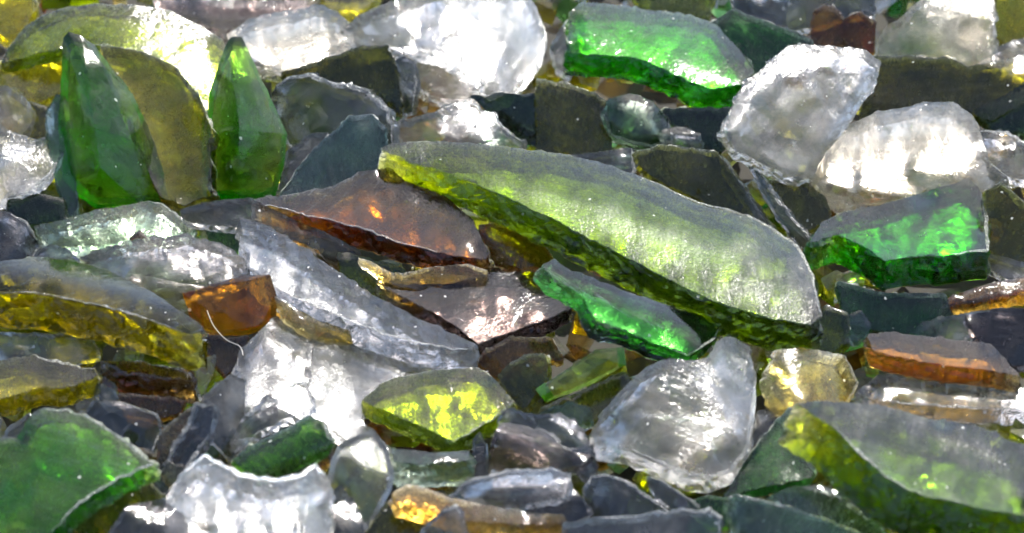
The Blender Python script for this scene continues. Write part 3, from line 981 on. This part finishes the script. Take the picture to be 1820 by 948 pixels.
# -- left front
P('bottle', 'narrow green strip under the yellow-olive sherd at the left edge', [(-20, 574), (100, 580), (200, 596), (180, 612), (-20, 600)], d=(0, 8), T=20, fin='clean')
P('clear', 'whitish clear band under the yellow-olive sherd at the left edge', [(-20, 592), (90, 594), (166, 597), (174, 636), (120, 646), (60, 640), (-20, 640)], d=(0, 8), T=26, h=6, fin='frost')
P('brown', 'dark brown block in shade under the yellow-olive sherd', [(178, 640), (260, 645), (342, 656), (352, 676), (300, 672), (220, 664)], d=(0, 40), T=48, h=10, fin='clean')
P('amber', 'rusty amber shard below the dark brown block', [(210, 700), (280, 705), (330, 712), (318, 736), (270, 744), (230, 740)], d=(0, 8), T=24, fin='clean')
P('olive', 'large yellow-olive curved sherd at the left edge with a dark broken front', [(-30, 470), (60, 457), (130, 462), (200, 484), (260, 514), (310, 544), (356, 575), (366, 592), (330, 592), (270, 572), (200, 550), (120, 530), (50, 520), (-30, 520)], d=(0, 62), T=74, h=50, fin='clean', bulge=(15, 26), edge=(.10, .03), rim=[(8, 13)], rimw=3.5, folds=(), under=.16)
P('olive', 'mottled olive shard with gold glints at the left edge', [(-20, 644), (60, 634), (120, 648), (168, 655), (180, 670), (130, 684), (70, 690), (-20, 712)], d=(0, 32), T=42, h=20, fin='clean', edge=(.06, .08), rough=1.6, rim=[(1, 3)], rimw=4, folds=(), scoops=())
G('clear', 'hourglass-shaped clear splinter beside the amber cube', [(348, 642, 0), (384, 630, 0), (380, 662, 6), (366, 694, 4), (356, 714, 0), (346, 690, 0)], deep=22, fin='worn', h=22)
P('clear', 'tiny rounded clear tip above the square clear plate at the left', [(168, 700), (172, 684), (186, 671), (200, 680), (212, 722), (190, 730)], d=(2, 3), T=16, h=8, fin='worn')
P('clear', 'square clear plate behind the green curved sherd at the lower left', [(150, 735), (165, 711), (202, 712), (280, 734), (287, 756), (272, 805), (220, 780)], d=(0, 5), T=22, h=6, fin='worn', rim=[(2, 5)], rimw=4)
P('beige', 'beige chip between the mottled olive shard and the green curved sherd', [(0, 778), (20, 755), (52, 734), (64, 746), (66, 785), (20, 792)], d=(0, 8), T=22, fin='frost')
P('brown', 'brown upright plate right of the square clear plate', [(276, 838), (282, 770), (330, 730), (352, 718), (346, 762), (302, 830)], d=(4, 5), T=20, fin='frost', h=6)
P('smoky', 'dark speckled glass splinter with gold and white glints at the lower left', [(268, 884), (290, 830), (330, 762), (344, 722), (378, 718), (372, 770), (352, 802), (314, 864), (292, 896)], d=(6, 6), T=26, h=10, fin='worn', rough=2.2, rim=[(1, 4), (5, 8)], rimw=6)
P('green', 'green curved bottle sherd filling the lower left corner', [(-30, 776), (30, 780), (57, 736), (80, 724), (150, 738), (220, 780), (273, 826), (212, 850), (140, 896), (86, 952), (60, 985), (-30, 985)], d=(8, 24), T=42, h=46, fin='worn', bulge=(40, 34), edge=(.08, .06), rim=[(3, 9)], rimw=4, folds=())
P('darkolive', 'dark olive shard in the gap below the green curved sherd', [(130, 930), (200, 870), (260, 850), (290, 880), (240, 940), (150, 985)], d=(0, 10), T=26, fin='clean')

# -- front row
P('green', 'dark green streaked bottle sherd in front of the ridged clear splinter', [(414, 818), (440, 792), (500, 766), (550, 740), (576, 750), (593, 782), (570, 806), (530, 832), (490, 850), (440, 848)], d=(3, 10), T=28, h=24, fin='worn', bulge=(-25, 18), rim=[(4, 6)], rimw=5)
P('amber', 'small rust-coloured chip behind the dark green streaked sherd', [(540, 806), (592, 785), (592, 820), (560, 836)], d=(0, 8), T=20, h=10, fin='clean')
G('clear', 'leaf-shaped clear shard with a vertical crease in the lower middle', [(572, 892, -8), (586, 820, -8), (600, 790, -6), (662, 760, 0), (690, 800, -4), (701, 842, -6), (696, 872, -6), (660, 940, -2), (640, 960, 0), (600, 920, 0), (655, 792, 16), (622, 860, 20)], deep=20, fin='white', h=14)
P('pale', 'pale greenish clear block under the small olive plate', [(696, 796), (760, 806), (832, 800), (842, 818), (800, 822), (760, 824), (700, 822)], d=(0, 42), T=52, h=8, fin='frost')
P('beige', 'narrow beige glass fragment standing beside the purple-brown shard', [(840, 782), (852, 768), (862, 800), (868, 850), (842, 858)], d=(3, 3), T=16, h=14, fin='worn')
P('violet', 'purple-brown curved shard in the front middle', [(866, 836), (880, 772), (900, 752), (960, 762), (1002, 800), (1052, 808), (1040, 826), (960, 838)], d=(0, 16), T=34, h=10, fin='clean', bulge=(20, 16))
P('clear', 'wavy shell-fractured clear piece on top of the purple-brown shard', [(888, 742), (900, 726), (940, 734), (1000, 738), (1036, 760), (1057, 806), (1030, 812), (1006, 800), (980, 772), (930, 756), (892, 764)], d=(0, 8), T=20, h=48, fin='clean', rough=2, edge=(.06, .1), rim=[(4, 9)], rimw=4)
P('pale', 'small yellow-green clear chip above the wavy clear piece', [(960, 736), (985, 722), (1020, 716), (1050, 725), (1056, 756), (1030, 756), (1000, 744)], d=(0, 6), T=20, h=26, fin='worn')
P('olive', 'yellow-olive shard low between the leaf-shaped shard and the dark brown bar', [(640, 960), (690, 890), (730, 880), (790, 900), (760, 940), (700, 985)], d=(0, 10), T=26, fin='clean')
P('brown', 'dark brown bar with an amber end at the bottom, left of centre', [(698, 878), (722, 860), (760, 868), (800, 884), (900, 906), (1000, 916), (1006, 930), (930, 932), (830, 924), (760, 906), (706, 892)], d=(-2, 26), T=40, h=44, fin='clean', edge=(.10, .03))
P('smoky', 'grey clear wedge under the oblong clear lump', [(900, 890), (1000, 850), (1050, 905), (1030, 930), (1000, 935), (940, 915)], d=(0, 10), T=26, h=36, fin='frost')
P('clear', 'oblong clear lump with a grey core in the front middle', [(798, 882), (830, 856), (900, 838), (980, 830), (1010, 844), (1016, 870), (990, 886), (920, 900), (850, 904)], d=(0, 10), T=34, h=62, fin='frost', bulge=(-5, 26), rim=[(0, 4)], rimw=4)
P('clear', 'split clear splinters below the frosted lump', [(1038, 866), (1050, 846), (1075, 842), (1110, 852), (1150, 880), (1194, 912), (1100, 926), (1050, 926)], d=(0, 10), T=30, h=16, fin='worn', rim=[(0, 5)], rimw=4)
P('clear', 'frosted pear-shaped lump, the biggest clear piece in front', [(1054, 772), (1066, 744), (1100, 700), (1150, 652), (1190, 637), (1230, 641), (1264, 636), (1274, 606), (1290, 597), (1306, 598), (1331, 620), (1344, 670), (1341, 740), (1326, 806), (1302, 838), (1262, 852), (1220, 846), (1180, 828), (1120, 800), (1062, 790)], d=(-4, 25), T=46, h=26, fin='white', bulge=(70, 34), rim=[(12, 18)], rimw=6, folds=[(1262, 636, 1340, 800, .5), (1066, 744, 1190, 637, .55), (1150, 870, 1345, 720, .22)], frosty=[(1070, 775, 18), (1130, 800, 26), (1200, 835, 30), (1250, 845, 20)])
P('emerald', 'dark grey-green plate leaning between the frosted lump and the corner green plate', [(1286, 884), (1340, 800), (1402, 724), (1424, 730), (1420, 790), (1450, 830), (1440, 850), (1366, 862)], d=(0, 16), T=30, h=8, fin='frost')
P('beige', 'beige chip right of the frosted lump', [(1334, 792), (1346, 730), (1402, 716), (1408, 740), (1366, 780)], d=(0, 8), T=20, h=14, fin='frost')
P('green', 'green scrap showing under the front of the frosted lump', [(1222, 892), (1260, 880), (1304, 888), (1310, 930), (1270, 940), (1240, 920)], d=(0, 8), T=22, h=6, fin='clean')
P('clear', 'clear block along the bottom edge right of centre', [(1004, 932), (1060, 920), (1200, 910), (1262, 904), (1280, 920), (1276, 985), (1000, 985)], d=(0, 12), T=34, h=40, fin='frost', rim=[(1, 5)], rimw=4)
P('pale', 'sparkling clear-green splinter at the bottom, left of the corner green plate', [(1294, 892), (1310, 880), (1370, 892), (1460, 920), (1545, 955), (1500, 985), (1330, 985), (1300, 922)], d=(-4, 10), T=30, h=34, fin='frost', rim=[(1, 5)], rimw=4, under=.35)
P('pale', 'clear greenish plate under the corner green plate', [(1366, 884), (1400, 868), (1462, 862), (1540, 900), (1600, 960), (1500, 960)], d=(0, 8), T=26, h=10, fin='worn', under=.35)
P('bottle', 'large green plate with a frosted blue-grey top cut by the lower right corner', [(1412, 716), (1462, 714), (1560, 718), (1640, 740), (1742, 760), (1850, 806), (1850, 926), (1820, 918), (1740, 902), (1640, 882), (1580, 850), (1530, 810), (1480, 756)], d=(-26, 66), T=86, h=60, fin='silver', edge=(.08, .04), rim=[(9, 12)], rimw=4, folds=(), under=.14)
P('clear', 'big bright white-frosted chunk at the bottom edge beside the lower left green sherd', [(292, 900), (320, 842), (365, 808), (420, 842), (480, 852), (530, 846), (560, 824), (580, 842), (590, 900), (584, 985), (300, 985)], d=(0, 34), T=46, h=44, fin='white', bulge=(0, 20), rim=[(1, 7)], rimw=8)
P('smoky', 'grey clear plate at the bottom edge left of the white-frosted chunk', [(170, 985), (224, 900), (290, 888), (322, 912), (352, 985)], d=(0, 10), T=30, h=56, fin='frost')
P('beige', 'cream clear scrap at the bottom edge below the leaf-shaped shard', [(580, 985), (592, 900), (625, 885), (648, 930), (640, 985)], d=(0, 10), T=26, h=30, fin='frost')
P('clear', 'small clear peak at the bottom edge over the dark brown bar', [(730, 985), (750, 940), (785, 908), (812, 898), (822, 925), (824, 985)], d=(4, 6), T=24, h=66, fin='white', rim=[(2, 4)], rimw=4)

P('yellow', 'tiny gold-flecked crumb on the dark speckled splinter at the lower left', [(284, 842), (300, 818), (322, 834), (308, 862)], d=(0, 6), T=16, h=44, fin='wet', rough=1.5)
P('clear', 'small white crumb under the rim of the green curved sherd at the lower left', [(222, 884), (246, 862), (270, 878), (256, 902)], d=(0, 6), T=18, h=34, fin='white', rough=1.5)
P('brown', 'tiny dark chip lying on the long grey-green slab', [(230, 424), (248, 408), (266, 426), (250, 432)], d=(0, 5), T=12, h=50, fin='wet')
P('clear', 'thin clear wedge right of the split splinters at the bottom', [(1150, 846), (1188, 862), (1246, 902), (1200, 910), (1168, 886)], d=(0, 8), T=20, h=26, fin='worn', rim=[(0, 3)], rimw=3)
P('beige', 'little pale cube-like chip beside the green scrap under the frosted lump', [(1202, 884), (1224, 884), (1226, 908), (1204, 910)], d=(0, 8), T=18, h=30, fin='frost')
P('clear', 'small clear chip wedged between the leaf-shaped shard and the white-frosted chunk', [(586, 880), (606, 860), (622, 884), (608, 910), (590, 908)], d=(0, 7), T=18, h=40, fin='worn', rough=1.6)
P('clear', 'little jagged clear chip in the gap left of the frosted pear-shaped lump', [(1020, 800), (1050, 790), (1062, 830), (1040, 852), (1022, 836)], d=(0, 7), T=18, h=30, fin='worn', rough=1.6)


# ------------------------------------------------------------------ the stray fibre
def fibre(label, pts, w, h):
    bm = bmesh.new()
    rings = []
    n = 28
    m = len(pts)
    for i in range(n + 1):
        f = i / n * (m - 1)
        k = min(m - 2, int(f))
        u = f - k
        p0, p1, p2, p3 = (pts[max(0, k - 1)], pts[k], pts[k + 1], pts[min(m - 1, k + 2)])
        c = [0.5 * (2 * p1[a] + (p2[a] - p0[a]) * u + (2 * p0[a] - 5 * p1[a] + 4 * p2[a] - p3[a]) * u * u + (3 * p1[a] - p0[a] - 3 * p2[a] + p3[a]) * u ** 3) for a in (0, 1)]
        r = ray(*c)
        t = (h * PX - CAM.z) / r.z
        q = CAM + r * t
        rings.append([bm.verts.new(q + (CX * math.cos(a) + CY * math.sin(a)) * w * PX) for a in [j * math.pi / 3 for j in range(6)]])
    for a, b in zip(rings, rings[1:]):
        for j in range(6):
            bm.faces.new([a[j], a[(j + 1) % 6], b[(j + 1) % 6], b[j]]).smooth = True
    me = bpy.data.meshes.new('fibre')
    bm.to_mesh(me)
    bm.free()
    m_ = bpy.data.materials.new('pale_fibre')
    m_.use_nodes = True
    b = m_.node_tree.nodes['Principled BSDF']
    b.inputs['Base Color'].default_value = (.33, .32, .30, 1)
    b.inputs['Roughness'].default_value = .5
    me.materials.append(m_)
    o = bpy.data.objects.new('fibre', me)
    col.objects.link(o)
    o['label'] = label
    o['category'] = 'fibre'


fibre('curled white fibre hanging beside the amber cube', [(368, 552), (380, 580), (402, 604), (426, 616), (432, 632)], .65, 95)
